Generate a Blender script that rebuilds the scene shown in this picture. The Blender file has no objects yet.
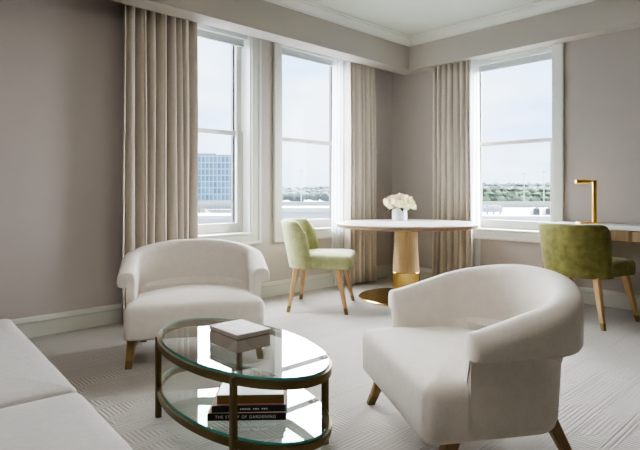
import bpy, bmesh, math, random
from mathutils import Vector, Matrix, noise as mnoise
random.seed(7)
PI = math.pi
S = bpy.context.scene
COL = S.collection

# ------------------------------------------------------------------ materials
def new_mat(name):
    m = bpy.data.materials.new(name); m.use_nodes = True
    nt = m.node_tree; nt.nodes.clear()
    out = nt.nodes.new('ShaderNodeOutputMaterial')
    return m, nt, out
def N(nt, t, **kw):
    n = nt.nodes.new(t)
    for k, v in kw.items():
        if k.startswith('_'): setattr(n, k[1:], v)
        else: n.inputs[k].default_value = v
    return n
def L(nt, a, b): nt.links.new(a, b)
def principled(name, col, rough=.6, metal=0, nscale=0, namt=.06, bump=0, bscale=200, sheen=0, stretch=None, spec=.5, coat=0):
    m, nt, out = new_mat(name)
    b = N(nt, 'ShaderNodeBsdfPrincipled', Roughness=rough, Metallic=metal)
    b.inputs['Specular IOR Level'].default_value = spec
    b.inputs['Sheen Weight'].default_value = sheen
    b.inputs['Sheen Roughness'].default_value = .35
    b.inputs['Coat Weight'].default_value = coat
    b.inputs['Base Color'].default_value = (*col, 1)
    tc = N(nt, 'ShaderNodeTexCoord')
    mp = N(nt, 'ShaderNodeMapping')
    if stretch: mp.inputs['Scale'].default_value = stretch
    L(nt, tc.outputs['Object'], mp.inputs['Vector'])
    if nscale:
        nz = N(nt, 'ShaderNodeTexNoise', Scale=nscale, Detail=5)
        L(nt, mp.outputs[0], nz.inputs['Vector'])
        mr = N(nt, 'ShaderNodeMapRange'); mr.inputs[1].default_value = .3; mr.inputs[2].default_value = .7
        mr.inputs[3].default_value = 1 - namt; mr.inputs[4].default_value = 1 + namt
        L(nt, nz.outputs['Fac'], mr.inputs[0])
        mx = N(nt, 'ShaderNodeVectorMath', _operation='SCALE'); mx.inputs[0].default_value = col
        L(nt, mr.outputs[0], mx.inputs['Scale']); L(nt, mx.outputs[0], b.inputs['Base Color'])
    if bump:
        n2 = N(nt, 'ShaderNodeTexNoise', Scale=bscale, Detail=3)
        L(nt, mp.outputs[0], n2.inputs['Vector'])
        bp = N(nt, 'ShaderNodeBump', Strength=bump, Distance=.004)
        L(nt, n2.outputs['Fac'], bp.inputs['Height']); L(nt, bp.outputs[0], b.inputs['Normal'])
    L(nt, b.outputs[0], out.inputs['Surface'])
    return m

def fabric(name, col, amt=.07):
    """plain woven linen: crossed fine threads plus a soft mottling"""
    m, nt, out = new_mat(name)
    b = N(nt, 'ShaderNodeBsdfPrincipled', Roughness=.9)
    b.inputs['Specular IOR Level'].default_value = .2
    b.inputs['Sheen Weight'].default_value = .15
    tc = N(nt, 'ShaderNodeTexCoord')
    acc = None
    for sc in ((420, 420, 60), (60, 60, 420), (25, 25, 25)):
        mp = N(nt, 'ShaderNodeMapping'); mp.inputs['Scale'].default_value = sc
        L(nt, tc.outputs['Object'], mp.inputs['Vector'])
        nz = N(nt, 'ShaderNodeTexNoise', Scale=1, Detail=2); L(nt, mp.outputs[0], nz.inputs['Vector'])
        if acc is None: acc = nz.outputs['Fac']
        else:
            a = N(nt, 'ShaderNodeMath', _operation='ADD'); L(nt, acc, a.inputs[0]); L(nt, nz.outputs['Fac'], a.inputs[1]); acc = a.outputs[0]
    mr = N(nt, 'ShaderNodeMapRange'); mr.inputs[1].default_value = 1.0; mr.inputs[2].default_value = 2.0
    mr.inputs[3].default_value = 1 - amt; mr.inputs[4].default_value = 1 + amt
    L(nt, acc, mr.inputs[0])
    mx = N(nt, 'ShaderNodeVectorMath', _operation='SCALE'); mx.inputs[0].default_value = col
    L(nt, mr.outputs[0], mx.inputs['Scale']); L(nt, mx.outputs[0], b.inputs['Base Color'])
    bp = N(nt, 'ShaderNodeBump', Strength=.25, Distance=.003)
    L(nt, acc, bp.inputs['Height']); L(nt, bp.outputs[0], b.inputs['Normal'])
    L(nt, b.outputs[0], out.inputs['Surface'])
    return m

def clear_glass(name, k=1.0, tint=(1, 1, 1)):
    """flat clear glass: straight-through transmission and Fresnel mirror on the outward faces"""
    m, nt, out = new_mat(name)
    tr = N(nt, 'ShaderNodeBsdfTransparent'); tr.inputs[0].default_value = (*tint, 1)
    gl = N(nt, 'ShaderNodeBsdfGlossy', Roughness=.0)
    fr = N(nt, 'ShaderNodeFresnel', IOR=1.52)
    ge = N(nt, 'ShaderNodeNewGeometry')
    inv = N(nt, 'ShaderNodeMath', _operation='SUBTRACT'); inv.inputs[0].default_value = 1
    L(nt, ge.outputs['Backfacing'], inv.inputs[1])
    mu = N(nt, 'ShaderNodeMath', _operation='MULTIPLY'); L(nt, fr.outputs[0], mu.inputs[0]); L(nt, inv.outputs[0], mu.inputs[1])
    mk = N(nt, 'ShaderNodeMath', _operation='MULTIPLY', _use_clamp=True); L(nt, mu.outputs[0], mk.inputs[0]); mk.inputs[1].default_value = k
    mx = N(nt, 'ShaderNodeMixShader')
    L(nt, mk.outputs[0], mx.inputs[0]); L(nt, tr.outputs[0], mx.inputs[1]); L(nt, gl.outputs[0], mx.inputs[2])
    L(nt, mx.outputs[0], out.inputs['Surface'])
    return m

def sheer_mat(name):
    m, nt, out = new_mat(name)
    tr = N(nt, 'ShaderNodeBsdfTransparent')
    df = N(nt, 'ShaderNodeBsdfDiffuse'); df.inputs[0].default_value = (.9, .9, .9, 1)
    tl = N(nt, 'ShaderNodeBsdfTranslucent'); tl.inputs[0].default_value = (.9, .92, .95, 1)
    a = N(nt, 'ShaderNodeMixShader', Fac=.5); L(nt, df.outputs[0], a.inputs[1]); L(nt, tl.outputs[0], a.inputs[2])
    b = N(nt, 'ShaderNodeMixShader', Fac=.72); L(nt, tr.outputs[0], b.inputs[1]); L(nt, a.outputs[0], b.inputs[2])
    L(nt, b.outputs[0], out.inputs['Surface'])
    return m

def wood(name, col, scale=(14, 14, 1.2)):
    return principled(name, col, .45, nscale=3, namt=.16, stretch=scale, spec=.4)

def carpet_mat():
    """pale loop carpet with raised concentric lozenge lines"""
    m, nt, out = new_mat('carpet')
    b = N(nt, 'ShaderNodeBsdfPrincipled', Roughness=.95); b.inputs['Specular IOR Level'].default_value = .1; b.inputs['Sheen Weight'].default_value = .25; b.inputs['Sheen Roughness'].default_value = .5
    tc = N(nt, 'ShaderNodeTexCoord')
    mp = N(nt, 'ShaderNodeMapping'); mp.inputs['Rotation'].default_value = (0, 0, math.radians(0))
    L(nt, tc.outputs['Object'], mp.inputs['Vector'])
    sep = N(nt, 'ShaderNodeSeparateXYZ'); L(nt, mp.outputs[0], sep.inputs[0])
    def M(op, a, b_=None, c=None):
        n = N(nt, 'ShaderNodeMath', _operation=op)
        for i, x in enumerate((a, b_, c)):
            if x is None: continue
            if isinstance(x, (int, float)): n.inputs[i].default_value = x
            else: L(nt, x, n.inputs[i])
        return n.outputs[0]
    CELL = .46
    def cell(o): # centred coordinate in a cell, in cell units -.5..+.5
        return M('SUBTRACT', M('FRACT', M('DIVIDE', o, CELL)), .5)
    ax = M('ABSOLUTE', cell(sep.outputs[0])); ay = M('ABSOLUTE', cell(sep.outputs[1]))
    mxd = M('MAXIMUM', ax, ay)
    line = M('SINE', M('MULTIPLY', mxd, 2 * PI * 23))
    # broken weave and softly worn areas
    nz = N(nt, 'ShaderNodeTexNoise', Scale=2.2, Detail=2); L(nt, mp.outputs[0], nz.inputs['Vector'])
    wear = N(nt, 'ShaderNodeMapRange'); wear.inputs[1].default_value = .42; wear.inputs[2].default_value = .62; wear.inputs[3].default_value = .12
    L(nt, nz.outputs['Fac'], wear.inputs[0])
    h0 = M('MULTIPLY', line, M('MULTIPLY', wear.outputs[0], .75))
    # bands of raised cords running along the room
    bd = M('ABSOLUTE', M('SUBTRACT', M('FRACT', M('DIVIDE', M('ADD', sep.outputs[1], .012), .167)), .5))   # 0 at band centre
    inb = M('LESS_THAN', bd, .16)
    cord = M('SINE', M('MULTIPLY', bd, 2 * PI * 10.5))
    nb = N(nt, 'ShaderNodeTexNoise', Scale=1.3, Detail=2); mb = N(nt, 'ShaderNodeMapping'); mb.inputs['Location'].default_value = (3, 7, 1); mb.inputs['Scale'].default_value = (.7, 2.5, 1)
    L(nt, tc.outputs['Object'], mb.inputs['Vector']); L(nt, mb.outputs[0], nb.inputs['Vector'])
    wb = N(nt, 'ShaderNodeMapRange'); wb.inputs[1].default_value = .40; wb.inputs[2].default_value = .55; wb.inputs[3].default_value = .15
    L(nt, nb.outputs['Fac'], wb.inputs[0])
    h = M('ADD', M('MULTIPLY', h0, M('SUBTRACT', 1, inb)), M('MULTIPLY', M('MULTIPLY', cord, inb), wb.outputs[0]))
    n2 = N(nt, 'ShaderNodeTexNoise', Scale=160, Detail=3); L(nt, mp.outputs[0], n2.inputs['Vector'])
    h2 = M('ADD', h, M('MULTIPLY', n2.outputs['Fac'], .9))
    n3 = N(nt, 'ShaderNodeTexNoise', Scale=1.1, Detail=4); L(nt, mp.outputs[0], n3.inputs['Vector'])
    v = M('ADD', M('MULTIPLY', h, .13), M('ADD', M('MULTIPLY', n3.outputs['Fac'], .22), M('ADD', M('MULTIPLY', n2.outputs['Fac'], .14), .78)))
    mx = N(nt, 'ShaderNodeVectorMath', _operation='SCALE'); mx.inputs[0].default_value = (.35, .323, .29)
    L(nt, v, mx.inputs['Scale']); L(nt, mx.outputs[0], b.inputs['Base Color'])
    bp = N(nt, 'ShaderNodeBump', Strength=.42, Distance=.005); L(nt, h2, bp.inputs['Height']); L(nt, bp.outputs[0], b.inputs['Normal'])
    L(nt, b.outputs[0], out.inputs['Surface'])
    return m

def facade_mat():
    """hazy glass office facade: a grid of pale mullions over blue panes"""
    m, nt, out = new_mat('office_glass')
    b = N(nt, 'ShaderNodeBsdfPrincipled', Roughness=.5)
    tc = N(nt, 'ShaderNodeTexCoord'); br = N(nt, 'ShaderNodeTexBrick', Scale=1.0)
    br.offset = 0; br.inputs['Brick Width'].default_value = .95; br.inputs['Row Height'].default_value = 1.5
    br.inputs['Mortar Size'].default_value = .10
    br.inputs['Color1'].default_value = (.03, .075, .13, 1); br.inputs['Color2'].default_value = (.07, .14, .21, 1); br.inputs['Mortar'].default_value = (.20, .27, .33, 1)
    sp = N(nt, 'ShaderNodeSeparateXYZ'); L(nt, tc.outputs['Object'], sp.inputs[0])
    ad = N(nt, 'ShaderNodeMath', _operation='ADD'); L(nt, sp.outputs[0], ad.inputs[0]); L(nt, sp.outputs[1], ad.inputs[1])
    cb = N(nt, 'ShaderNodeCombineXYZ'); L(nt, ad.outputs[0], cb.inputs[0]); L(nt, sp.outputs[2], cb.inputs[1])
    L(nt, cb.outputs[0], br.inputs['Vector']); L(nt, br.outputs['Color'], b.inputs['Base Color'])
    L(nt, b.outputs[0], out.inputs['Surface'])
    return m

M = {}
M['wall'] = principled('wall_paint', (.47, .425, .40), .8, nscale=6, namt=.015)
M['wall_r'] = principled('wall_paint_dimmed', (.41, .37, .345), .8, nscale=6, namt=.015)  # same wall paint, darkened to imitate weaker light on the right wall
M['wall_dark'] = principled('wall_dark_unseen', (.12, .09, .06), .8)  # unseen walls behind the camera, coloured dark to cut bounced fill light
M['ceiling'] = principled('ceiling_paint', (.50, .515, .44), .9)
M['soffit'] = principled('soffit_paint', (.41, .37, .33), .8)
M['trim'] = principled('trim_paint', (.58, .585, .53), .45)
M['casing'] = principled('casing_paint', (.64, .65, .60), .45)
M['sash'] = principled('sash_metal', (.50, .50, .47), .5)
M['sash_dark'] = principled('sash_dark_metal', (.13, .135, .14), .5)  # dark grey metal of the outer window tracks
M['blind'] = principled('blind_cloth', (.50, .54, .54), .8)
M['blind_case'] = principled('blind_case', (.62, .65, .65), .6)
M['carpet'] = carpet_mat()
M['cream'] = fabric('cream_linen', (.76, .71, .65))
M['sofa'] = fabric('grey_linen', (.39, .378, .36))
M['drape'] = fabric('taupe_drape', (.57, .515, .445), .05)
M['sheer'] = sheer_mat('sheer_voile')
M['velvet'] = principled('green_velvet_shaded', (.175, .162, .050), .75, nscale=18, namt=.28, bump=.15, bscale=60, sheen=.25, spec=.2)  # same velvet as the other chair, shade put into the colour
M['velvet_lit'] = principled('green_velvet_lit', (.36, .37, .19), .75, nscale=16, namt=.18, bump=.15, bscale=60, sheen=.4, spec=.2)  # same velvet, lightened in the colour as if brightly lit
M['oak'] = wood('pale_oak', (.46, .30, .15))
M['oak_dark'] = wood('oiled_oak', (.27, .165, .075))
M['walnut'] = wood('brown_wood', (.30, .20, .115))
M['ped_oak'] = wood('pedestal_oak', (.52, .37, .20))
M['brass'] = principled('polished_brass', (.62, .43, .14), .22, 1, nscale=5, namt=.08)
M['brass_satin'] = principled('satin_brass', (.80, .52, .12), .32, 1)
M['bronze'] = principled('antique_brass', (.15, .11, .05), .42, .85, nscale=6, namt=.1)
M['bronze_tip'] = principled('dark_brass_tip', (.22, .16, .07), .4, .8)
M['glass'] = clear_glass('table_glass', 1.5, (.93, .97, .96))
M['pane'] = clear_glass('window_glass', .2)
M['glass_edge'] = principled('glass_edge', (.10, .42, .38), .12, coat=.5)
M['marble'] = principled('white_stone', (.66, .645, .615), .25, nscale=4, namt=.05)
M['ceramic'] = principled('white_ceramic', (.70, .71, .73), .35)
M['rose'] = principled('cream_petals', (.82, .75, .52), .7, nscale=30, namt=.05)
M['rose_pink'] = principled('blush_petals', (.82, .70, .58), .7, nscale=30, namt=.05)
M['leaf'] = principled('dark_leaf', (.06, .10, .03), .5)
M['box_a'] = principled('box_inlay_pale', (.40, .345, .31), .6, nscale=20, namt=.05)
M['box_b'] = principled('box_inlay_mid', (.35, .295, .26), .6, nscale=20, namt=.05)
M['box_c'] = principled('box_inlay_grey', (.37, .33, .305), .6, nscale=20, namt=.05)
M['seam'] = principled('box_seam', (.20, .13, .09), .5)
M['bk_black'] = principled('black_cloth', (.008, .008, .009), .6)
M['bk_navy'] = principled('navy_cloth', (.012, .015, .03), .5)
M['bk_gold'] = principled('gold_brown_cloth', (.17, .105, .03), .5)
M['bk_cover'] = principled('pale_blue_cover', (.50, .56, .60), .3, nscale=14, namt=.12)
M['bk_red'] = principled('red_pages', (.30, .10, .06), .6)
M['paper'] = principled('paper', (.50, .36, .22), .8)
M['ink'] = principled('white_lettering', (.75, .75, .72), .5)
M['black'] = principled('black_plastic', (.02, .02, .02), .5)
# outdoors (hazy colours of a distant river bank)
M['ground'] = principled('river_bank', (0.210, 0.225, 0.225), .9, nscale=.03, namt=.15)
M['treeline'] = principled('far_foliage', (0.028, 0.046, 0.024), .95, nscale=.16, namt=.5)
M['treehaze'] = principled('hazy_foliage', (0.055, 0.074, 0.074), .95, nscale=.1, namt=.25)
M['lawn'] = principled('lawn', (0.047, 0.066, 0.025), .95, nscale=.3, namt=.25)
M['concrete'] = principled('concrete', (0.200, 0.210, 0.205), .9, nscale=.4, namt=.08)
M['roofwhite'] = principled('white_roof', (0.310, 0.320, 0.325), .8, nscale=.3, namt=.06)
M['greyblue_wall'] = principled('grey_blue_wall', (0.150, 0.170, 0.185), .9)  # plain grey-blue for the roof plant and shed windows
M['darkmetal'] = principled('grey_metal', (.15, .17, .19), .6)
M['office'] = facade_mat()

# ------------------------------------------------------------------ mesh helpers
def build(name, bm, mat, parent=None, loc=(0, 0, 0), rotz=0, smooth=True, angle=35):
    me = bpy.data.meshes.new(name)
    bmesh.ops.recalc_face_normals(bm, faces=bm.faces[:])
    for f in bm.faces: f.smooth = smooth
    bm.to_mesh(me); bm.free()
    mats = mat if isinstance(mat, (list, tuple)) else [mat]
    for m in mats: me.materials.append(m)
    if smooth: me.set_sharp_from_angle(angle=math.radians(angle))
    o = bpy.data.objects.new(name, me); COL.objects.link(o)
    o.location = loc; o.rotation_euler = (0, 0, rotz)
    if parent: o.parent = parent
    return o
def tag(o, label=None, cat=None, group=None, kind=None):
    if label: o['label'] = label
    if cat: o['category'] = cat
    if group: o['group'] = group
    if kind: o['kind'] = kind
    return o
def thing(name, label, cat, loc=(0, 0, 0), rotz=0, group=None):
    o = bpy.data.objects.new(name, None); COL.objects.link(o)
    o.location = loc; o.rotation_euler = (0, 0, rotz); o.empty_display_size = .1
    return tag(o, label, cat, group)
def struct(name, bm, mat, parent=None, **kw):
    o = build(name, bm, mat, parent, **kw)
    if parent is None: o['kind'] = 'structure'
    return o
def dup(root, loc, rotz, label):
    r = root.copy(); COL.objects.link(r); r.location = loc; r.rotation_euler = (0, 0, rotz); r['label'] = label
    for ch in list(root.children):
        c = ch.copy(); COL.objects.link(c); c.parent = r
        for g in list(ch.children):
            d = g.copy(); COL.objects.link(d); d.parent = c
    return r
def box(bm, x0, x1, y0, y1, z0, z1, bev=0, seg=2, mi=0):
    r = bmesh.ops.create_cube(bm, size=1)
    vs = r['verts']
    bmesh.ops.scale(bm, vec=(x1 - x0, y1 - y0, z1 - z0), verts=vs)
    bmesh.ops.translate(bm, vec=((x0 + x1) / 2, (y0 + y1) / 2, (z0 + z1) / 2), verts=vs)
    fs = set(f for v in vs for f in v.link_faces)
    for f in fs: f.material_index = mi
    if bev:
        es = list(set(e for v in vs for e in v.link_edges))
        bmesh.ops.bevel(bm, geom=es, offset=bev, segments=seg, affect='EDGES', profile=.6)
def BM(): return bmesh.new()
def boxes(*bs, bev=0, seg=2):
    bm = BM()
    for b in bs: box(bm, *b, bev=bev, seg=seg)
    return bm
def loft(bm, rings, cap0=True, cap1=True, closed=True, mi=0):
    vr = [[bm.verts.new(p) for p in r] for r in rings]
    n = len(vr[0])
    for a, b in zip(vr, vr[1:]):
        for i in range(n if closed else n - 1):
            j = (i + 1) % n
            f = bm.faces.new((a[i], a[j], b[j], b[i])); f.material_index = mi
    if cap0: bm.faces.new(list(reversed(vr[0]))).material_index = mi
    if cap1: bm.faces.new(vr[-1]).material_index = mi
    return vr
def ring(rx, ry, z, n=48, cx=0, cy=0):
    return [(cx + rx * math.cos(2 * PI * i / n), cy + ry * math.sin(2 * PI * i / n), z) for i in range(n)]
def lathe(prof, n=48, cx=0, cy=0, sy=1):
    bm = BM(); loft(bm, [ring(r, r * sy, z, n, cx, cy) for r, z in prof]); return bm
def tapered_leg(p0, p1, w0, w1, t0=0, t1=1):
    """square tapered leg from p0 (top) to p1 (bottom)"""
    bm = BM(); p0 = Vector(p0); p1 = Vector(p1); rings = []
    for t in (t0, t0 + (t1 - t0) * .5, t1):
        c = p0.lerp(p1, t); w = (w0 + (w1 - w0) * t) / 2; k = w * .35
        pts = [(w, w - k), (w - k, w), (-w + k, w), (-w, w - k), (-w, -w + k), (-w + k, -w), (w - k, -w), (w, -w + k)]
        rings.append([(c.x + a, c.y + b, c.z) for a, b in pts])
    loft(bm, rings); return bm
def offset_poly(pts, d):
    """move every point of a closed plan outline inwards by d (outline runs anticlockwise)"""
    n = len(pts); out = []
    for i in range(n):
        a, b, c = Vector(pts[i - 1]), Vector(pts[i]), Vector(pts[(i + 1) % n])
        t = (c - a)
        if t.length < 1e-9: out.append(tuple(b)); continue
        t.normalize(); nrm = Vector((-t.y, t.x))
        out.append((b.x + nrm.x * d, b.y + nrm.y * d))
    return out
def round_poly(corners, r, k=6):
    """rounded plan outline; corners anticlockwise, r a number or a list"""
    out = []; n = len(corners)
    for i in range(n):
        a, b, c = Vector(corners[i - 1]), Vector(corners[i]), Vector(corners[(i + 1) % n])
        rr = r[i] if isinstance(r, (list, tuple)) else r
        u = (a - b).normalized(); w = (c - b).normalized()
        ang = u.angle(w); d = rr / math.tan(ang / 2)
        p, q = b + u * d, b + w * d
        bis = (u + w).normalized(); ctr = b + bis * (rr / math.sin(ang / 2))
        va, vb = p - ctr, q - ctr
        a0 = math.atan2(va.y, va.x); a1 = math.atan2(vb.y, vb.x)
        while a1 - a0 > PI: a1 -= 2 * PI
        while a1 - a0 < -PI: a1 += 2 * PI
        for j in range(k + 1):
            t = a0 + (a1 - a0) * j / k
            out.append((ctr.x + rr * math.cos(t), ctr.y + rr * math.sin(t)))
    return out
def densify(pts, step=.05):
    out = []
    for i, p in enumerate(pts):
        q = pts[(i + 1) % len(pts)]; d = math.dist(p, q); m = max(1, int(d / step))
        for j in range(m): out.append((p[0] + (q[0] - p[0]) * j / m, p[1] + (q[1] - p[1]) * j / m))
    return out
def pad(outline, levels, crown=None, ctr=(0, 0)):
    """upholstered pad: levels = (z, inset); then shrinking crown rings (scale, z) towards ctr"""
    bm = BM(); rings = [[(x, y, z) for x, y in offset_poly(outline, d)] for z, d in levels]
    top = rings[-1]
    for s, z in crown or ():
        rings.append([(ctr[0] + (x - ctr[0]) * s, ctr[1] + (y - ctr[1]) * s, z) for x, y, _ in top])
    loft(bm, rings); return bm
def cushion(x0, x1, y0, y1, z0, z1, r=.05, crown=.012, nx=14, ny=14):
    """box cushion with soft edges and a slightly crowned top"""
    out = densify(round_poly([(x0, y0), (x1, y0), (x1, y1), (x0, y1)], r * 1.1), .08)
    c = ((x0 + x1) / 2, (y0 + y1) / 2)
    return pad(out, [(z0, r), (z0 + r * .3, r * .3), (z0 + r, 0), (z1 - r, 0), (z1 - r * .5, r * .14), (z1 - r * .15, r * .5), (z1, r)],
               [(.9, z1 + crown * .35), (.7, z1 + crown * .75), (.4, z1 + crown), (.12, z1 + crown)], c)

# ------------------------------------------------------------------ the setting
AV, BU = 4.18, 5.25          # inner faces of the left window wall (y) and the right window wall (x)
X0, Y0 = -1.7, -2.3          # walls behind the camera
CEIL = 2.875; SOF = 2.505
struct('floor', boxes((X0 - .2, BU + .22, Y0 - .2, AV + .22, -.12, 0)), M['carpet'], smooth=False)
struct('ceiling', boxes((X0 - .2, BU + .22, Y0 - .2, AV + .22, CEIL, CEIL + .12)), M['ceiling'], smooth=False)
ZB, ZT, ZT3 = .635, 2.63, 2.505
W1 = (2.06, 3.061); W2 = (3.44, 4.44); W3 = (2.16, 3.13)
T = .20
struct('wall_left', boxes(
    (X0, W1[0], AV, AV + T, 0, CEIL), (W1[0], W1[1], AV, AV + T, 0, ZB), (W1[0], W1[1], AV, AV + T, ZT, CEIL),
    (W1[1], W2[0], AV, AV + T, 0, CEIL), (W2[0], W2[1], AV, AV + T, 0, ZB), (W2[0], W2[1], AV, AV + T, ZT, CEIL),
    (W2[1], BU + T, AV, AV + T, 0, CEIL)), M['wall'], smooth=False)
struct('wall_right', boxes(
    (BU, BU + T, Y0, W3[0], 0, CEIL), (BU, BU + T, W3[0], W3[1], 0, ZB), (BU, BU + T, W3[0], W3[1], ZT3, CEIL),
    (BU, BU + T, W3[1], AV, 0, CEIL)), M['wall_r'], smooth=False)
struct('wall_back', boxes((X0 - T, X0, Y0 - T, AV + T, 0, CEIL)), M['wall_dark'], smooth=False)
struct('wall_front', boxes((X0, BU + T, Y0 - T, Y0, 0, CEIL)), M['wall_dark'], smooth=False)
SA, SB = 3.78, 5.08
# dropped boxes above the windows; a curtain pocket is left behind the left one
struct('trim_1', boxes((X0, BU, SA, 3.985, SOF, CEIL), (X0, BU, 3.985, AV, 2.70, CEIL)), M['soffit'], smooth=False)
struct('trim_2', boxes((SB, BU, Y0, SA, SOF, CEIL)), M['soffit'], smooth=False)
# crown moulding: cove profile run along both dropped boxes
def crown(axis):
    prof = [(0, 0), (.012, 0), (.016, .014), (.026, .020), (.034, .034), (.050, .052), (.066, .062), (.070, .074), (.088, .078), (.092, .092), (0, .092)]
    bm = BM(); zb = CEIL - .092
    rings = []
    if axis == 'A':
        for x in (X0, None): rings.append([((SB - d) if x is None else x, SA - d, zb + z) for d, z in prof])
    else:
        for y in (None, Y0): rings.append([(SB - d, (SA - d) if y is None else y, zb + z) for d, z in prof])
    loft(bm, rings); return bm
struct('trim_3', crown('A'), M['trim'], angle=25)
struct('trim_4', crown('B'), M['trim'], angle=25)
def baseboard(axis, a, b):
    prof = [(0, 0), (.018, 0), (.018, .105), (.024, .108), (.026, .118), (.020, .126), (.016, .138), (.008, .146), (0, .15)]
    bm = BM()
    if axis == 'A': rings = [[(x, AV - d, z) for d, z in prof] for x in (a, b)]
    else: rings = [[(BU - d, y, z) for d, z in prof] for y in (a, b)]
    loft(bm, rings); return bm
struct('baseboard_left', baseboard('A', X0, BU), M['trim'], angle=25)
struct('baseboard_right', baseboard('B', AV - .03, Y0), M['trim'], angle=25)

# windows: local x along the wall, local y outwards from the inner wall face, z up
def window(name, loc, rotz, w, zt, gz_top, rail_z):
    d = .15
    root = bpy.data.objects.new(name, None); COL.objects.link(root); root.location = loc; root.rotation_euler = (0, 0, rotz)
    root['kind'] = 'structure'
    h = w / 2; cw = .105
    bm = BM()
    for s in (-1, 1):
        x0, x1 = sorted((s * h, s * (h + cw)))
        box(bm, x0, x1, -.022, 0, ZB - .09, zt, bev=.004)
        x0, x1 = sorted((s * (h + cw - .03), s * (h + cw)))
        box(bm, x0, x1, -.032, -.02, ZB - .09, zt, bev=.004)
    box(bm, -h, h, -.022, 0, ZB - .09, ZB, bev=.004)
    box(bm, -h - cw, h + cw, -.034, -.02, ZB - .09, ZB - .06, bev=.004)
    build('casing', bm, M['casing'], root)
    bm = BM()                                                 # jamb lining and sloping sill
    box(bm, -h, -h + .012, 0, d + .03, ZB, zt); box(bm, h - .012, h, 0, d + .03, ZB, zt)
    box(bm, -h, h, 0, d + .03, zt - .012, zt)
    build('jamb', bm, M['casing'], root, smooth=False)
    build('sill', boxes((-h, h, -.03, d + .04, ZB - .004, ZB + .022), bev=.006), M['casing'], root)
    i = h - .012; st = .055
    bm = BM()                                                 # fixed upper sash and meeting rail
    box(bm, -i, -i + st, d, d + .04, rail_z, zt - .012, bev=.004); box(bm, i - st, i, d, d + .04, rail_z, zt - .012, bev=.004)
    box(bm, -i, i, d, d + .04, gz_top, zt - .012, bev=.004); box(bm, -i + .01, i - .01, d + .002, d + .042, rail_z - .022, rail_z + .022, bev=.004)
    u = build('upper_sash', bm, M['sash'], root)
    build('outer_track', boxes((-i, -i + .07, d + .045, d + .075, ZB + .02, zt - .02), (i - .07, i, d + .045, d + .075, ZB + .02, zt - .02)), M['sash_dark'], root, smooth=False)
    build('pane', boxes((-i + st, i - st, d + .018, d + .022, rail_z, gz_top)), M['pane'], u, smooth=False)
    bm = BM()
    box(bm, -i, -i + st + .012, d - .03, d + .01, ZB + .02, rail_z + .01, bev=.004); box(bm, i - st - .012, i, d - .03, d + .01, ZB + .02, rail_z + .01, bev=.004)
    box(bm, -i + .05, i - .05, d - .029, d + .009, ZB + .02, ZB + .115, bev=.004)
    lo = build('lower_sash', bm, M['sash'], root)
    build('pane', boxes((-i + st, i - st, d - .012, d - .008, ZB + .1, rail_z)), M['pane'], lo, smooth=False)
    return root
window('window_1', ((W1[0] + W1[1]) / 2, AV, 0), 0, W1[1] - W1[0], ZT, 2.55, 1.635)
window('window_2', ((W2[0] + W2[1]) / 2, AV, 0), 0, W2[1] - W2[0], ZT, 2.55, 1.622)
window('window_3', (BU, (W3[0] + W3[1]) / 2, 0), -PI / 2, W3[1] - W3[0], ZT3, 2.44, 1.592)

# rolled blinds at the head of each window (in the reveal)
def blind(loc, rotz, w, zt, zb, label):
    t = thing('roller_blind', label, 'blind', loc, rotz, 'rolled up window blinds')
    h = w / 2 - .02
    build('blind_case', boxes((-h, h, .03, .11, zb + .07, zt - .014), bev=.008), M['blind_case'], t)
    build('blind_cloth', boxes((-h + .02, h - .02, .066, .072, zb + .018, zb + .075)), M['blind'], t, smooth=False)
    build('bottom_bar', boxes((-h + .02, h - .02, .058, .08, zb, zb + .02), bev=.004), M['blind'], t)
blind(((W1[0] + W1[1]) / 2, AV, 0), 0, W1[1] - W1[0], ZT, 2.475, 'pale grey rolled blind at the head of the leftmost window')
blind(((W2[0] + W2[1]) / 2, AV, 0), 0, W2[1] - W2[0], ZT, 2.495, 'pale grey rolled blind at the head of the middle window')
blind((BU, (W3[0] + W3[1]) / 2, 0), -PI / 2, W3[1] - W3[0], ZT3, 2.385, 'pale grey rolled blind at the head of the window by the desk')

# ------------------------------------------------------------------ curtains
def curtain_bm(w, z0, z1, folds, amp, seed, flare=.03, thick=.004):
    rnd = random.Random(seed); nx = folds * 20; nz = 14
    ph = [rnd.uniform(.55, 1.45) for _ in range(folds)]; tot = sum(ph)
    am = [rnd.uniform(.6, 1.15) for _ in range(folds)]
    edges = [0]
    for p in ph: edges.append(edges[-1] + p / tot)
    bm = BM(); grid = []
    for k in range(nz + 1):
        t = k / nz; z = z1 + (z0 - z1) * t; row = []
        for i in range(nx + 1):
            s = i / nx
            j = min(folds - 1, max(0, sum(1 for e in edges[1:] if e < s)))
            q = (s - edges[j]) / (edges[j + 1] - edges[j])
            wv = 1 - 2 * math.exp(-((q - .5) / .17) ** 2) - .35 * (1 - math.cos(2 * PI * q)) * .5
            a = amp * am[j] * (1 - .25 * math.sin(PI * t)) * min(1, (0.55 + t * 1.2))
            y = -a * wv + .004 * math.sin(5 * t + seed)
            x = (s - .5) * (w + flare * t) + .012 * math.sin(2 * PI * 2 * s + 3 * t + seed) * t
            row.append((x, y, z))
        grid.append(row)
    f = [[bm.verts.new(p) for p in r] for r in grid]
    for a, b in zip(f, f[1:]):
        for i in range(nx): bm.faces.new((a[i], a[i + 1], b[i + 1], b[i]))
    return bm
def curtain(loc, rotz, w, folds, amp, seed, z1, mat, name, label, cat, group, solid=True):
    o = build(name, curtain_bm(w, .012, z1, folds, amp, seed), mat, None, loc, rotz, angle=80)
    if solid:
        m = o.modifiers.new('thickness', 'SOLIDIFY'); m.thickness = .005; m.offset = 0
    return tag(o, label, cat, group)
G1, G2 = 'taupe floor length curtains beside the windows', 'white sheer curtains beside the drapes'
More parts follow.
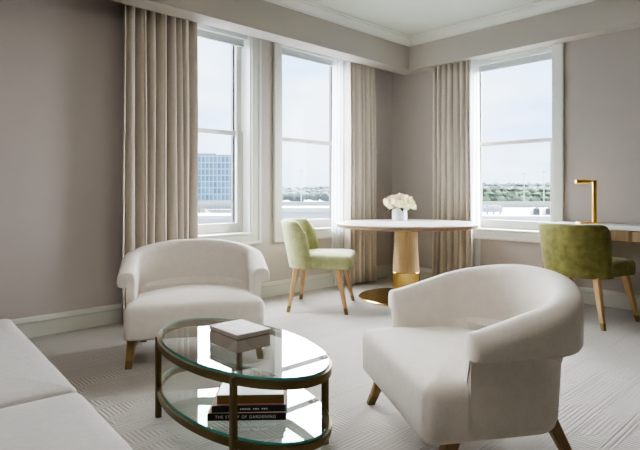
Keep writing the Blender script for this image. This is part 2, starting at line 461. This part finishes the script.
curtain(((1.735 + 2.38) / 2, 4.06, 0), 0, .645, 8, .064, 3, SOF + .18, M['drape'], 'curtain', 'taupe floor length curtain behind the far armchair, left of all windows', 'curtain', G1)
curtain(((4.30 + 4.76) / 2, 4.055, 0), 0, .44, 6, .055, 8, SOF + .18, M['drape'], 'curtain', 'taupe floor length curtain between the green chair and the corner', 'curtain', G1)
curtain((5.15, (2.985 + 3.49) / 2, 0), -PI / 2, .47, 7, .052, 5, SOF - .004, M['drape'], 'curtain', 'taupe floor length curtain behind the round table, left of the window by the desk', 'curtain', G1)
curtain((2.40, 4.150, 0), 0, .08, 2, .010, 2, SOF + .16, M['sheer'], 'sheer_curtain', 'thin white sheer edge showing beside the curtain behind the far armchair', 'sheer curtain', G2, False)
curtain((4.20, 4.12, 0), 0, .16, 3, .018, 4, SOF + .16, M['sheer'], 'sheer_curtain', 'narrow white sheer hanging at the right edge of the middle window', 'sheer curtain', G2, False)
curtain((5.228, 2.995, 0), -PI / 2, .09, 2, .009, 6, SOF - .004, M['sheer'], 'sheer_curtain', 'narrow white sheer at the left edge of the window by the desk', 'sheer curtain', G2, False)

# ------------------------------------------------------------------ armchairs
def make_armchair(label, loc, rotz):
    """low barrel armchair; local front is -y"""
    t = thing('armchair', label, 'armchair', loc, rotz, 'cream barrel armchairs around the coffee table')
    A, B = .418, .252                                        # centreline of the wrap-round back
    def upath(F):
        path = [(A, -F + F * i / 8, 1, 0) for i in range(8)]
        n = 40
        for i in range(n + 1):
            a = PI * i / n; x, y = A * math.cos(a), B * math.sin(a)
            nx, ny = math.cos(a) / A, math.sin(a) / B; l = math.hypot(nx, ny)
            path.append((x, y, nx / l, ny / l))
        return path + [(-A, -F * i / 8, -1, 0) for i in range(1, 9)]
    path = upath(.268)
    tot = len(path) - 1
    cum = [0]
    for p, q in zip(path, path[1:]): cum.append(cum[-1] + math.dist(p[:2], q[:2]))
    def top(s):
        k = 1 - abs(2 * s - 1)
        return .553 + .154 * math.sin(PI / 2 * min(1, k * 1.06)) ** 1.15
    bm = BM(); rings = []
    for i, (x, y, nx, ny) in enumerate(path):
        s = cum[i] / cum[-1]; zt = top(s); zl = .458
        prof = [(-.055, .30), (-.055, zt - .05), (-.050, zt - .022), (-.036, zt - .006), (-.012, zt), (.018, zt - .002), (.040, zt - .012), (.054, zt - .034),
                (.056, zt - .06 if zt - .06 > zl + .03 else zl + .03), (.055, zl + .016), (.048, zl + .004), (.034, zl), (.0, zl), (-.03, .36)]
        k = 1 - abs(2 * s - 1); e = max(0, 1 - k / .022)
        rings.append([(x + nx * d, y + ny * d, z) for d, z in prof])
    def endcap(r, dy):
        c = Vector((sum(p[0] for p in r) / len(r), r[0][1], sum(p[2] for p in r) / len(r)))
        out = []
        for f, q in ((.93, .75), (.80, 1.0)):
            out.append([(c.x + (p[0] - c.x) * f, p[1] + dy * q, c.z + (p[2] - c.z) * (1 - (1 - f) * .35)) for p in r])
        return out
    a = endcap(rings[0], -.022); b = endcap(rings[-1], -.022)
    loft(bm, [a[1], a[0]] + rings + b)
    bk = build('backrest', bm, M['cream'], t, angle=60)
    # lower body under the rolled lip: a wall following the back, drawn in slightly towards the floor
    bm = BM(); rr = []
    for x, y, nx, ny in upath(.285):
        back = max(0, y) / B
        row = []
        for d, z, k in ((0, .462, 1), (0, .40, 1), (-.003, .30, .985), (-.006, .20, .945), (-.012, .176, .93), (-.022, .166, .92), (-.05, .166, .915), (-.05, .40, .94)):
            d = d - .034 * back
            row.append(((x + nx * d) * (1 if d > -.07 else 1), (y + ny * d) if y <= 0 else (y + ny * d) * k, z))
        rr.append(row)
    loft(bm, rr)
    build('body', bm, M['cream'], t, angle=40)
    # seat: full-width front block that runs back between the arms
    out = round_poly([(.42, -.45), (.42, -.297), (.402, -.25), (.39, -.02), (.32, .075), (.14, .165), (-.14, .165), (-.32, .075), (-.39, -.02), (-.402, -.25), (-.42, -.297), (-.42, -.45)],
                     [.045, .012, .02, .05, .05, .05, .05, .05, .05, .02, .012, .045], 5)
    out = densify(out, .03)
    def dome(x, y, sc): return .372 + .046 * (1 - sc ** 2)
    base_l = [(.166, .024), (.171, .010), (.183, .002), (.25, 0), (.318, 0), (.340, .003), (.356, .010), (.367, .022)]
    bm = BM(); rings = [[(x, y, z) for x, y in offset_poly(out, d)] for z, d in base_l]
    top = rings[-1]
    for sc in (.93, .84, .72, .58, .42, .26, .12, .03):
        rings.append([(x * sc, -.10 + (y + .10) * sc, .369 + .050 * (1 - sc ** 2.2)) for x, y, _ in top])
    loft(bm, rings)
    build('seat', bm, M['cream'], t, angle=60)
    for sx in (-1, 1):
        for p0, p1 in (((sx * .375, -.335, .175), (sx * .392, -.405, 0)), ((sx * .30, .085, .20), (sx * .345, .175, 0))):
            lg = build('leg', tapered_leg(p0, p1, .058, .036, 0, .74), M['oak_dark'], t)
            build('leg_tip', tapered_leg(p0, p1, .060, .038, .74, 1), M['bronze_tip'], lg)
    return t
chairA = make_armchair('cream barrel armchair by the windows, facing over the coffee table', (1.868, 3.197, 0), math.radians(-29))
dup(chairA, (2.099, 1.151, 0), math.radians(-122.7), 'cream barrel armchair nearest the viewer, turned sideways, right of coffee table')

# ------------------------------------------------------------------ green velvet chairs
def make_chair(label, loc, rotz, vel):
    t = thing('dining_chair', label, 'chair', loc, rotz, 'green velvet chairs with oak legs')
    out = densify(round_poly([(-.285, -.29), (.285, -.29), (.25, .20), (-.25, .20)], [.05, .05, .08, .08]), .06)
    build('seat', pad(out, [(.375, .02), (.380, .006), (.392, 0), (.455, 0), (.475, .004), (.49, .018), (.498, .04)],
                      [(.88, .507), (.6, .515), (.3, .518), (.1, .518)], (0, -.04)), vel, t, angle=60)
    # wrap-round back, leaning and flaring upwards
    bm = BM(); rings = []; n = 28
    zs = 9
    def pt(a, d, z):
        k = (z - .375) / .44
        ax, by = .240 + .012 * k, .17
        x, y = ax * math.cos(a), by * math.sin(a)
        nx, ny = math.cos(a) / ax, math.sin(a) / by; l = math.hypot(nx, ny)
        return (x + nx / l * d, y + ny / l * d + .10 + .085 * k, z)
    a0 = -.22
    for i in range(n + 1):
        u = i / n; a = a0 + (PI - 2 * a0) * u
        e = min(u, 1 - u)
        zt = .800 - .10 * max(0, 1 - e / .12) ** 2.2
        th = .034 * (1 if e > .03 else .75)
        prof = []
        for j in range(zs): prof.append(pt(a, th, .375 + (zt - .02 - .375) * j / (zs - 1)))
        prof += [pt(a, th * .75, zt - .006), pt(a, 0, zt), pt(a, -th * .75, zt - .006)]
        for j in reversed(range(zs)): prof.append(pt(a, -th, .375 + (zt - .02 - .375) * j / (zs - 1)))
        rings.append(prof)
    def cap(r):
        c = [(r[k][0] + r[-1 - k][0]) / 2 for k in range(len(r))]
        o = []
        for k, p in enumerate(r):
            m = Vector(p).lerp(Vector(r[-1 - k]), .3); o.append((m.x, m.y - .014, m.z))
        return o
    loft(bm, [cap(rings[0])] + rings + [cap(rings[-1])])
    build('backrest', bm, vel, t, angle=60)
    for sx in (-1, 1):
        for p0, p1 in (((sx * .235, -.165, .385), (sx * .30, -.255, 0)), ((sx * .20, .20, .385), (sx * .285, .26, 0))):
            lg = build('leg', tapered_leg(p0, p1, .056, .030, 0, .86), M['oak'], t)
            build('leg_tip', tapered_leg(p0, p1, .0575, .0315, .86, 1), M['bronze_tip'], lg)
    return t
make_chair('green velvet chair with oak legs beside the round table', (3.359, 3.481, 0), math.radians(37.3), M['velvet_lit'])
make_chair('green velvet chair pushed up to the desk, back to viewer', (4.60, 1.63, 0), math.radians(80.8), M['velvet'])

# ------------------------------------------------------------------ round pedestal table
t = thing('pedestal_table', 'large round white topped table on a tapered oak and brass pedestal', 'table', (4.245, 3.198, 0))
build('tabletop', lathe([(.66, .736), (.690, .736), (.698, .740), (.698, .746), (.694, .75), (.3, .7502), (.02, .7502)], 96), M['marble'], t)
build('table_edge', lathe([(.60, .706), (.680, .707), (.693, .713), (.6945, .7365), (.6, .737)], 96), M['walnut'], t)
build('pedestal', lathe([(.112, .707), (.114, .60), (.120, .45), (.128, .33), (.135, .255)], 32), M['ped_oak'], t)
build('collar', lathe([(.139, .018), (.139, .258), (.136, .262), (.1, .262)], 32), M['brass'], t)
build('base_plate', lathe([(.470, .001), (.474, .004), (.474, .012), (.466, .018), (.2, .0185), (.05, .0185)], 72), M['brass'], t)

def rosebud(bm, c, r, tilt, seed, mi):
    rnd = random.Random(seed)
    mt = Matrix.Translation(c) @ Matrix.Rotation(rnd.uniform(0, 6), 4, 'Z') @ Matrix.Rotation(tilt[0], 4, 'X') @ Matrix.Rotation(tilt[1], 4, 'Y')
    for lay, (cnt, rad, hh, op) in enumerate(((3, .22, .72, .0), (4, .44, .70, .05), (5, .68, .62, .10), (6, .90, .48, .16), (6, 1.02, .26, .22))):
        for p in range(cnt):
            a0 = 2 * PI * (p + .37 * lay + rnd.uniform(-.1, .1)) / cnt; wd = 2 * PI / cnt * .72
            g = []
            for i in range(5):
                v = i / 4; row = []
                for j in range(6):
                    u = j / 5 - .5; w = wd * math.sin(PI * (.18 + .82 * v) * .62 + .25)
                    a = a0 + u * w
                    rr = r * (rad * (.45 + .55 * math.sin(v * PI / 2)) + op * v ** 3 * .5)
                    z = r * (-.55 + (hh + .55) * v - op * v ** 4 * .7 - .25 * (2 * u) ** 2 * v)
                    row.append(bm.verts.new(mt @ Vector((rr * math.cos(a), rr * math.sin(a), z))))
                g.append(row)
            for x, y in zip(g, g[1:]):
                for j in range(5): bm.faces.new((x[j], x[j + 1], y[j + 1], y[j])).material_index = mi
VX, VY = 4.530, 3.497
o = thing('flower_vase', 'small white cylindrical vase holding the roses on the round table', 'vase', (VX, VY, .7505))
build('vase_body', lathe([(.076, 0), (.080, .004), (.080, .128), (.078, .132), (.074, .130), (.072, .05), (.02, .04)], 40), M['ceramic'], o)
o = thing('rose_bouquet', 'rounded bunch of cream roses in the white vase on the round table', 'flowers', (VX, VY, .7505 + .10))
spots = [(0, 0, .150, .064)]
for i in range(6): spots.append((.082 * math.cos(i * PI / 3 + .2), .082 * math.sin(i * PI / 3 + .2), .125, .062))
for i in range(9): spots.append((.132 * math.cos(i * 2 * PI / 9), .132 * math.sin(i * 2 * PI / 9), .068 + .014 * (i % 2), .062))
for i, (x, y, z, r) in enumerate(spots):
    bm = BM(); rosebud(bm, (x, y, z), r, (-y * 6, x * 6), i, 0)
    build('rose', bm, M['rose_pink'] if i in (0, 4) else M['rose'], o, angle=80)
for i in range(7):
    a = i * 2 * PI / 7 + .4; bm = BM(); g = []
    for k in range(5):
        v = k / 4; w = .026 * math.sin(PI * min(.98, v + .04)); r = .075 + .075 * v; z = .03 - .035 * v * v
        g.append([bm.verts.new((r * math.cos(a) - s * w * math.sin(a), r * math.sin(a) + s * w * math.cos(a), z + .008 * abs(s))) for s in (-1, 0, 1)])
    for x, y in zip(g, g[1:]):
        for j in range(2): bm.faces.new((x[j], x[j + 1], y[j + 1], y[j]))
    build('leaf', bm, M['leaf'], o)
for i in range(9):
    a = i * 2.4; bm = BM()
    loft(bm, [ring(.004, .004, -.05, 6, .02 * math.cos(a), .02 * math.sin(a)), ring(.004, .004, .06, 6, .05 * math.cos(a), .05 * math.sin(a))])
    build('stem', bm, M['leaf'], o)

# ------------------------------------------------------------------ coffee table and what is on it
CT = (1.328, 1.917); CR = -.078; CA, CB = .286, .546
t = thing('coffee_table', 'oval two tier glass coffee table with antique brass frame', 'coffee table', (*CT, 0), CR)
def oval_ring(z0, z1, a0, a1):
    """flat band between ovals inset by a0 (outer) and a1 (inner)"""
    bm = BM(); n = 96
    def e(d, z): return ring(CA - d, CB - d, z, n)
    rs = [e(a0, z0), e(a0, z1), e(a1, z1), e(a1, z0)]
    loft(bm, rs + [rs[0]], False, False)
    bmesh.ops.remove_doubles(bm, verts=bm.verts, dist=1e-6); return bm
def glass_slab(d, z0, z1):
    bm = BM(); n = 96
    loft(bm, [ring(CA - d, CB - d, z0, n), ring(CA - d, CB - d, z1, n)])
    for f in bm.faces:
        if abs(f.normal.z) < .5: f.material_index = 1
    bm.normal_update()
    for f in bm.faces: f.material_index = 1 if len(f.verts) == 4 else 0
    return bm
def tier(zr0, zr1, nm, rn):
    r = build(rn, oval_ring(zr0, zr1, 0, .016), M['bronze'], t, angle=40)
    r2 = build('rim_ledge', oval_ring(zr0 + .004, zr1 - .002, .014, .024), M['bronze'], r, angle=40)
    build(nm, glass_slab(.012, zr1, zr1 + .010), [M['glass'], M['glass_edge']], t, angle=40)
tier(.345, .375, 'glass_top', 'upper_rim')
tier(.118, .146, 'glass_shelf', 'lower_rim')
for sx in (-1, 1):
    for sy in (-1, 1):
        x, y = sx * .216, sy * .345
        bm = BM(); box(bm, x - .0115, x + .0115, y - .0115, y + .0115, 0, .3735, bev=.002)
        build('leg', bm, M['bronze'], t)
GT = .3855
# keepsake box
bx = thing('keepsake_box', 'beige inlaid lidded box on the glass coffee table', 'box', (1.318, 1.884, GT), math.radians(-2))
w, d = .083, .112
build('box_body', boxes((-w, w, -d, d, 0, .050), bev=.002), M['box_b'], bx)
build('box_seam', boxes((-w + .003, w - .003, -d + .003, d - .003, .050, .055)), M['seam'], bx, smooth=False)
bm = BM(); box(bm, -w - .001, w + .001, -d - .001, d + .001, .055, .074, bev=.002)
build('lid', bm, M['box_a'], bx)
for i, tri in enumerate((((-w, -d), (w, -d), (.01, .005)), ((w, -d), (w, d), (.01, .005)), ((w, d), (-w, d), (.01, .005)))):
    bm = BM(); k = .97
    loft(bm, [[(x * k, y * k, .0738) for x, y in tri], [(x * k, y * k, .0746) for x, y in tri]])
    build('inlay', bm, (M['box_b'], M['box_a'], M['box_c'])[i], bx, smooth=False)
bm = BM()
loft(bm, [[(x, -d - .0002, z) for x, z in ((-w, .001), (-w * .1, .001), (-w * .6, .049), (-w, .049))], [(x, -d - .0009, z) for x, z in ((-w, .001), (-w * .1, .001), (-w * .6, .049), (-w, .049))]])
build('inlay', bm, M['box_a'], bx, smooth=False)
bm = BM()
loft(bm, [[(-w - .0002, y, z) for y, z in ((-d, .001), (-d * .3, .001), (-d * .85, .049), (-d, .049))], [(-w - .0009, y, z) for y, z in ((-d, .001), (-d * .3, .001), (-d * .85, .049), (-d, .049))]])
build('inlay', bm, M['box_a'], bx, smooth=False)
# books on the lower shelf: local x along the spine, spine faces -y
def book(loc, rotz, ln, dp, th, cloth, top, page, label, text=None, band=None):
    b = thing('book', label, 'book', loc, rotz, 'books stacked on the coffee table shelf')
    bm = BM()
    box(bm, -ln / 2, ln / 2, 0, dp, 0, .003); box(bm, -ln / 2, ln / 2, 0, dp, th - .003, th - .0005); box(bm, -ln / 2, ln / 2, 0, .005, 0, th - .0005, bev=.0015)
    cv = build('cover', bm, cloth, b, smooth=False)
    build('pages', boxes((-ln / 2 + .005, ln / 2 - .005, .005, dp - .005, .003, th - .003)), page, b, smooth=False)
    if top: build('cover_picture', boxes((-ln / 2 + .002, ln / 2 - .002, .006, dp - .002, th - .0004, th)), top, cv, smooth=False)
    if text:
        c = bpy.data.curves.new('spine_lettering', 'FONT'); c.body = text; c.size = th * .60; c.align_x = 'CENTER'; c.align_y = 'CENTER'
        c.extrude = .0002; c.space_character = 1.16; c.materials.append(M['ink']); c.resolution_u = 3
        tmp = bpy.data.objects.new('spine_lettering', c); COL.objects.link(tmp)
        me = bpy.data.meshes.new_from_object(tmp.evaluated_get(bpy.context.evaluated_depsgraph_get())); bpy.data.objects.remove(tmp); bpy.data.curves.remove(c)
        f = bpy.data.objects.new('spine_lettering', me); COL.objects.link(f); f.parent = cv
        f.location = (-.004, -.0004, th * .5); f.rotation_euler = (PI / 2, 0, 0)
    if band:
        bm = BM(); x = -ln * .12
        for k in range(13):
            ww = (.004, .006, .005)[k % 3]
            if k not in (5, 9): box(bm, x, x + ww, -.0006, .0002, th * .36, th * .58)
            x += ww + .0035
        build('spine_lettering', bm, band, cv, smooth=False)
    return b
BA = math.atan2(-.206, .229)
BX, BY, BZ = 1.200, 1.668, .1565
dx, dy = math.cos(BA), math.sin(BA); px_, py_ = -dy, dx
book((BX, BY, BZ), BA, .305, .235, .027, M['bk_black'], M['paper'], M['paper'], 'black book with white spine lettering, bottom of the shelf stack', 'THE STORY OF GARDENING')
book((BX + px_ * .012 + dx * .008, BY + py_ * .012 + dy * .008, BZ + .027), BA + .02, .288, .225, .026, M['bk_navy'], M['bk_red'], M['bk_red'], 'navy black book, middle of the stack on the glass shelf', None, M['ink'])
book((BX + px_ * .030 + dx * .012, BY + py_ * .030 + dy * .012, BZ + .053), BA + .01, .262, .205, .034, M['bk_gold'], M['bk_cover'], M['paper'], 'gold brown book with pale blue cover, topmost of the shelf stack')

# ------------------------------------------------------------------ sofa
sf = thing('sofa', 'pale grey linen sofa with two seat cushions, cut by the left frame edge', 'sofa', (.566, 1.63, 0), CR)
build('frame', boxes((-.95, -.03, -1.17, 1.16, .10, .275), bev=.012), M['sofa'], sf)
for y0, y1 in ((.004, 1.168), (-1.168, -.004)):
    build('seat_cushion', cushion(-.74, .0, y0, y1, .275, .455, .026, .010), M['sofa'], sf, angle=60)
bm = BM()
build('backrest', cushion(-.97, -.72, -1.165, 1.165, .12, .80, .045, .008), M['sofa'], sf, angle=60)
for x in (-.88, -.12):
    for y in (-1.06, 1.06):
        build('leg', tapered_leg((x, y, .105), (x, y, 0), .05, .035), M['oak_dark'], sf)

# ------------------------------------------------------------------ desk, lamp
dk = thing('desk', 'white topped wooden writing desk against the right wall', 'desk', (BU - .03, 2.052, 0))
DW = 1.45; DD = .47
build('desktop', boxes((-DD, 0, -DW, 0, .735, .770), bev=.004), M['marble'], dk)
build('apron', boxes((-DD + .02, -.01, -DW + .03, -.03, .640, .735)), M['walnut'], dk, smooth=False)
for y0, y1 in ((-.70, -.06), (-1.39, -.73)):
    dr = build('drawer', boxes((-DD + .008, -DD + .024, y0, y1, .648, .728), bev=.002), M['walnut'], dk)
    build('knob', boxes((-DD - .006, -DD + .008, (y0 + y1) / 2 - .04, (y0 + y1) / 2 + .04, .70, .708), bev=.002), M['brass_satin'], dr)
for x in (-DD + .004, -.054):
    for y in (-.05, -DW + .002):
        build('leg', boxes((x, x + .05, y, y + .048, 0, .735), bev=.003), M['walnut'], dk)
build('end_panel', boxes((-DD + .05, -.05, -.035, -.015, .45, .735)), M['walnut'], dk, smooth=False)
lm = thing('desk_lamp', 'angular brass reading lamp standing on the desk', 'lamp', (4.985, 1.715, .7705), math.radians(-46))
build('base', boxes((-.115, .065, -.05, .05, 0, .014), bev=.003), M['brass_satin'], lm)
build('post', boxes((.012, .044, -.014, .014, .014, .385), bev=.003), M['brass_satin'], lm)
build('arm', boxes((-.06, .045, -.010, .010, .368, .385), bev=.003), M['brass_satin'], lm)
bm = BM(); rr = [[(x, .022 * math.cos(2 * PI * i / 16), .374 + .020 * math.sin(2 * PI * i / 16)) for i in range(16)] for x in (-.135, -.02)]
loft(bm, rr)
hd = build('lamp_head', bm, M['brass_satin'], lm)

# ------------------------------------------------------------------ outdoors: river bank and town seen through the windows
FWD = Vector((.691, .723, 0)); RGT = Vector((.723, -.691, 0))
def far(dist, right, z): p = FWD * dist + RGT * right; return (p.x, p.y, z)
FR = math.atan2(FWD.y, FWD.x) - PI / 2                       # heading of the town grid: local y runs away, x to the right
tag(build('riverside_ground', boxes((-700, 700, 20, 1500, -14.5, -14)), M['ground'], None, (0, 0, 0), FR, smooth=False), kind='structure')
# wooded bank: a long crumpled canopy
def canopy(x0, x1, y, z0, z1, step, rough, seed):
    bm = BM(); rnd = random.Random(seed); x = x0
    while x < x1:
        r = rnd.uniform(.7, 1.3) * rough
        zc = z1 - r * .8 + (z1 - z0) * .18 * (mnoise.noise(Vector((x * .02, seed, 0))) - .3)
        for lay in range(3):
            c = Vector((x + rnd.uniform(-step, step), y - lay * rough * 1.2 + rnd.uniform(-2, 2), zc - lay * (zc - z0) * .33))
            res = bmesh.ops.create_icosphere(bm, subdivisions=2, radius=r)
            for v in res['verts']:
                n = mnoise.noise(v.co * (1.6 / rough) + c) ; v.co = c + Vector((v.co.x * 1.15, v.co.y, v.co.z)) * (1 + .45 * n)
        x += step
    return bm
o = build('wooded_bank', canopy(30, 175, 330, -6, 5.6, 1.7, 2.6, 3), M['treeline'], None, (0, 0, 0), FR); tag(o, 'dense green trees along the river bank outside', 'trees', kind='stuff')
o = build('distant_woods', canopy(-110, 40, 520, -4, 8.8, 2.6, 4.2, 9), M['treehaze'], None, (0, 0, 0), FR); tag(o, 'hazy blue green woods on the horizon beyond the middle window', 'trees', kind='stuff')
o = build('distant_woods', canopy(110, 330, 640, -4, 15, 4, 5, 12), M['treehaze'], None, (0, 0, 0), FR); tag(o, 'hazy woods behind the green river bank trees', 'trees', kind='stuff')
# glass office block
ob = thing('office_building', 'blue glass office block outside the leftmost window', 'building', far(125, -34, -14), FR)
build('glass_facade', boxes((-24, 13, 0, 22, 0, 24.4)), M['office'], ob, smooth=False)
build('roof_plant', boxes((-18, 8, 6, 18, 24.4, 25.2)), M['greyblue_wall'], ob, smooth=False)
build('entrance_block', boxes((-24, 15, -6, 0, 0, 11.5)), M['concrete'], ob, smooth=False)
lw = build('grass_bank', pad(densify(round_poly([(-9, -5), (9, -5), (9, 5), (-9, 5)], 4), 2), [(-4, 0), (5, .5)], [(.8, 7.2), (.5, 9.0), (.2, 9.8)]), M['lawn'], None, far(106, -29.0, -10), FR)
tag(lw, 'sloping green grass bank in front of the office block', 'grass bank')
# elevated road
br = thing('road_bridge', 'long grey elevated road bridge crossing the view outside', 'bridge', far(90, 0, -14), FR)
build('deck', boxes((-110, 130, 0, 8, 12.7, 13.15)), M['concrete'], br, smooth=False)
build('parapet', boxes((-110, 130, -.3, 0, 13.1, 13.65)), M['concrete'], br, smooth=False)
build('parapet', boxes((-110, 130, 8, 8.3, 13.1, 13.65)), M['concrete'], br, smooth=False)
for k in range(-4, 6):
    build('pier', boxes((k * 22 - 1, k * 22 + 1, 2, 6, 0, 12.7)), M['concrete'], br, smooth=False)
# low white sheds and terrace in front of the bridge
def shed(d, r, w, dp, ztop, label, name='flat_roofed_shed', bands=True):
    s = thing(name, label, 'building', far(d, r, -14), FR)
    build('wall', boxes((-w / 2, w / 2, 0, dp, 0, ztop + 14 - .5)), M['roofwhite'], s, smooth=False)
    build('roof', boxes((-w / 2 - .4, w / 2 + .4, -.4, dp + .4, ztop + 14 - .5, ztop + 14)), M['roofwhite'], s, smooth=False)
    if bands:
        n = max(3, int(w / 2.6))
        for k in range(n):
            x = -w / 2 + (k + .5) * w / n
            build('window', boxes((x - .6, x + .6, -.08, 0, ztop + 14 - 3.0, ztop + 14 - 1.6)), M['greyblue_wall'], s, smooth=False)
    return s
shed(70, -3.0, 13, 10, -.8, 'low white flat roofed shed outside the middle window')
shed(72, -15.5, 9, 8, -1.9, 'low blue grey glazed shed below the office block')
shed(56, 24.0, 19, 24, -1.3, 'wide white flat roof outside the window by the desk', bands=False)
# things on the white roof
u = thing('rooftop_chiller', 'dark grey rooftop chiller on the white roof outside', 'chiller', far(60, 19.7, -1.3), FR)
build('housing', boxes((-1.3, 1.2, 0, 1.2, .25, .85), bev=.04), M['darkmetal'], u)
for k in range(4): build('fan', lathe([(.26, .85), (.26, 1.02), (.2, 1.04)], 16, -1.0 + k * .62, .6), M['darkmetal'], u)
for k in range(4): build('foot', boxes((-1.2 + k * .75, -1.1 + k * .75, .4, .8, 0, .25)), M['darkmetal'], u, smooth=False)
u = None
for k, (r, lb) in enumerate(((23.7, 'left dark arched roof vent on the white roof outside'), (25.05, 'right dark arched roof vent beside the window casing outside'))):
    if u is None:
        u = thing('roof_vent', lb, 'vent', far(57.5, r, -1.3), FR, 'arched roof vents outside')
        bm = BM(); pr = [(.42 * math.cos(a), .42 * math.sin(a) + .45) for a in [PI * i / 10 for i in range(11)]] + [(-.42, 0), (.42, 0)]
        loft(bm, [[(x, 0, z) for x, z in pr], [(x, .8, z) for x, z in pr]])
        build('hood', bm, M['darkmetal'], u)
        build('louvre', boxes((-.3, .3, -.03, 0, .1, .7)), M['black'], u, smooth=False)
    else: dup(u, far(57.5, r, -1.3), FR, lb)
# slim masts
m0 = None
for d, r, zt, lb in ((150, -5.4, 8.0, 'slim mast rising beyond the middle window'), (150, 58.3, 7.0, 'slim mast left of two outside the window by the desk'), (130, 55.4, 6.6, 'taller slim mast near the right side of the window by the desk')):
    m0 = thing('light_mast', lb, 'mast', far(d, r, -14), FR, 'slim masts on the river bank')
    build('pole', lathe([(.16, 0), (.09, 14 + zt), (.02, 14 + zt + .1)], 10), M['darkmetal'], m0)
    build('mast_head', boxes((-.35, .35, -.1, .1, 14 + zt - .25, 14 + zt)), M['darkmetal'], m0, smooth=False)

# ------------------------------------------------------------------ sky and lamps
w = bpy.data.worlds.new('sky'); S.world = w; w.use_nodes = True
nt = w.node_tree; nt.nodes.clear()
out = nt.nodes.new('ShaderNodeOutputWorld'); bg = nt.nodes.new('ShaderNodeBackground')
tc = N(nt, 'ShaderNodeTexCoord'); mp = N(nt, 'ShaderNodeMapping'); mp.inputs['Scale'].default_value = (2.2, 2.2, 6)
L(nt, tc.outputs['Generated'], mp.inputs['Vector'])
nz = N(nt, 'ShaderNodeTexNoise', Scale=2.1, Detail=7, Roughness=.55); L(nt, mp.outputs[0], nz.inputs['Vector'])
cr = nt.nodes.new('ShaderNodeValToRGB')
cr.color_ramp.elements[0].position = .34; cr.color_ramp.elements[0].color = (.40, .61, .95, 1)
cr.color_ramp.elements[1].position = .60; cr.color_ramp.elements[1].color = (.72, .85, 1.0, 1)
L(nt, nz.outputs['Fac'], cr.inputs[0]); L(nt, cr.outputs[0], bg.inputs['Color'])
bg.inputs['Strength'].default_value = 1.45
L(nt, bg.outputs[0], out.inputs['Surface'])

def area(name, loc, rot, sx, sy, power, col=(1, 1, 1)):
    l = bpy.data.lights.new(name, 'AREA'); l.shape = 'RECTANGLE'; l.size = sx; l.size_y = sy; l.energy = power; l.color = col
    o = bpy.data.objects.new(name, l); COL.objects.link(o); o.location = loc; o.rotation_euler = rot; return o
def portal(loc, rot, sx, sy):
    o = area('window_portal', loc, rot, sx, sy, 1); o.data.cycles.is_portal = True; return o
portal(((W1[0] + W1[1]) / 2, AV + .19, 1.63), (-PI / 2, 0, 0), 1.0, 2.0)
portal(((W2[0] + W2[1]) / 2, AV + .19, 1.63), (-PI / 2, 0, 0), 1.0, 2.0)
portal((BU + .19, (W3[0] + W3[1]) / 2, 1.57), (-PI / 2, 0, -PI / 2), 1.0, 1.9)
# added fill lamp, no real fixture: lifts the far armchair and left wall
area('fill_light', (.5, 1.5, CEIL - .03), (0, 0, 0), 1.2, 1.2, 13, (1, .95, .90))
# bright overcast daylight arriving from each window side
def daylight(name, d, strength, ang):
    l = bpy.data.lights.new(name, 'SUN'); l.energy = strength; l.angle = math.radians(ang); l.color = (.94, .97, 1.0)
    o = bpy.data.objects.new(name, l); COL.objects.link(o)
    o.rotation_euler = Vector(d).to_track_quat('-Z', 'Y').to_euler(); o.location = (2, 6, 6)
daylight('daylight_left', (-.25, -1, -.75), 25, 88)
daylight('daylight_right', (-1, .35, -.7), 27, 88)

# ------------------------------------------------------------------ camera
cam = bpy.data.cameras.new('camera'); co = bpy.data.objects.new('camera', cam); COL.objects.link(co)
co.location = (0, 0, 1.034); co.rotation_euler = (PI / 2, 0, math.radians(46.3 - 90))
cam.sensor_width = 36; cam.lens = 36 * 525 / 640; cam.shift_y = -(225 - 194) / 640
cam.clip_start = .05; cam.clip_end = 3000
S.camera = co
S.view_settings.view_transform = 'AgX'; S.view_settings.exposure = 1.55
S.view_settings.look = 'AgX - Medium High Contrast'
S.cycles.use_denoising = True
S.cycles.max_bounces = 12; S.cycles.diffuse_bounces = 6; S.cycles.transparent_max_bounces = 16
S.cycles.sample_clamp_indirect = 8
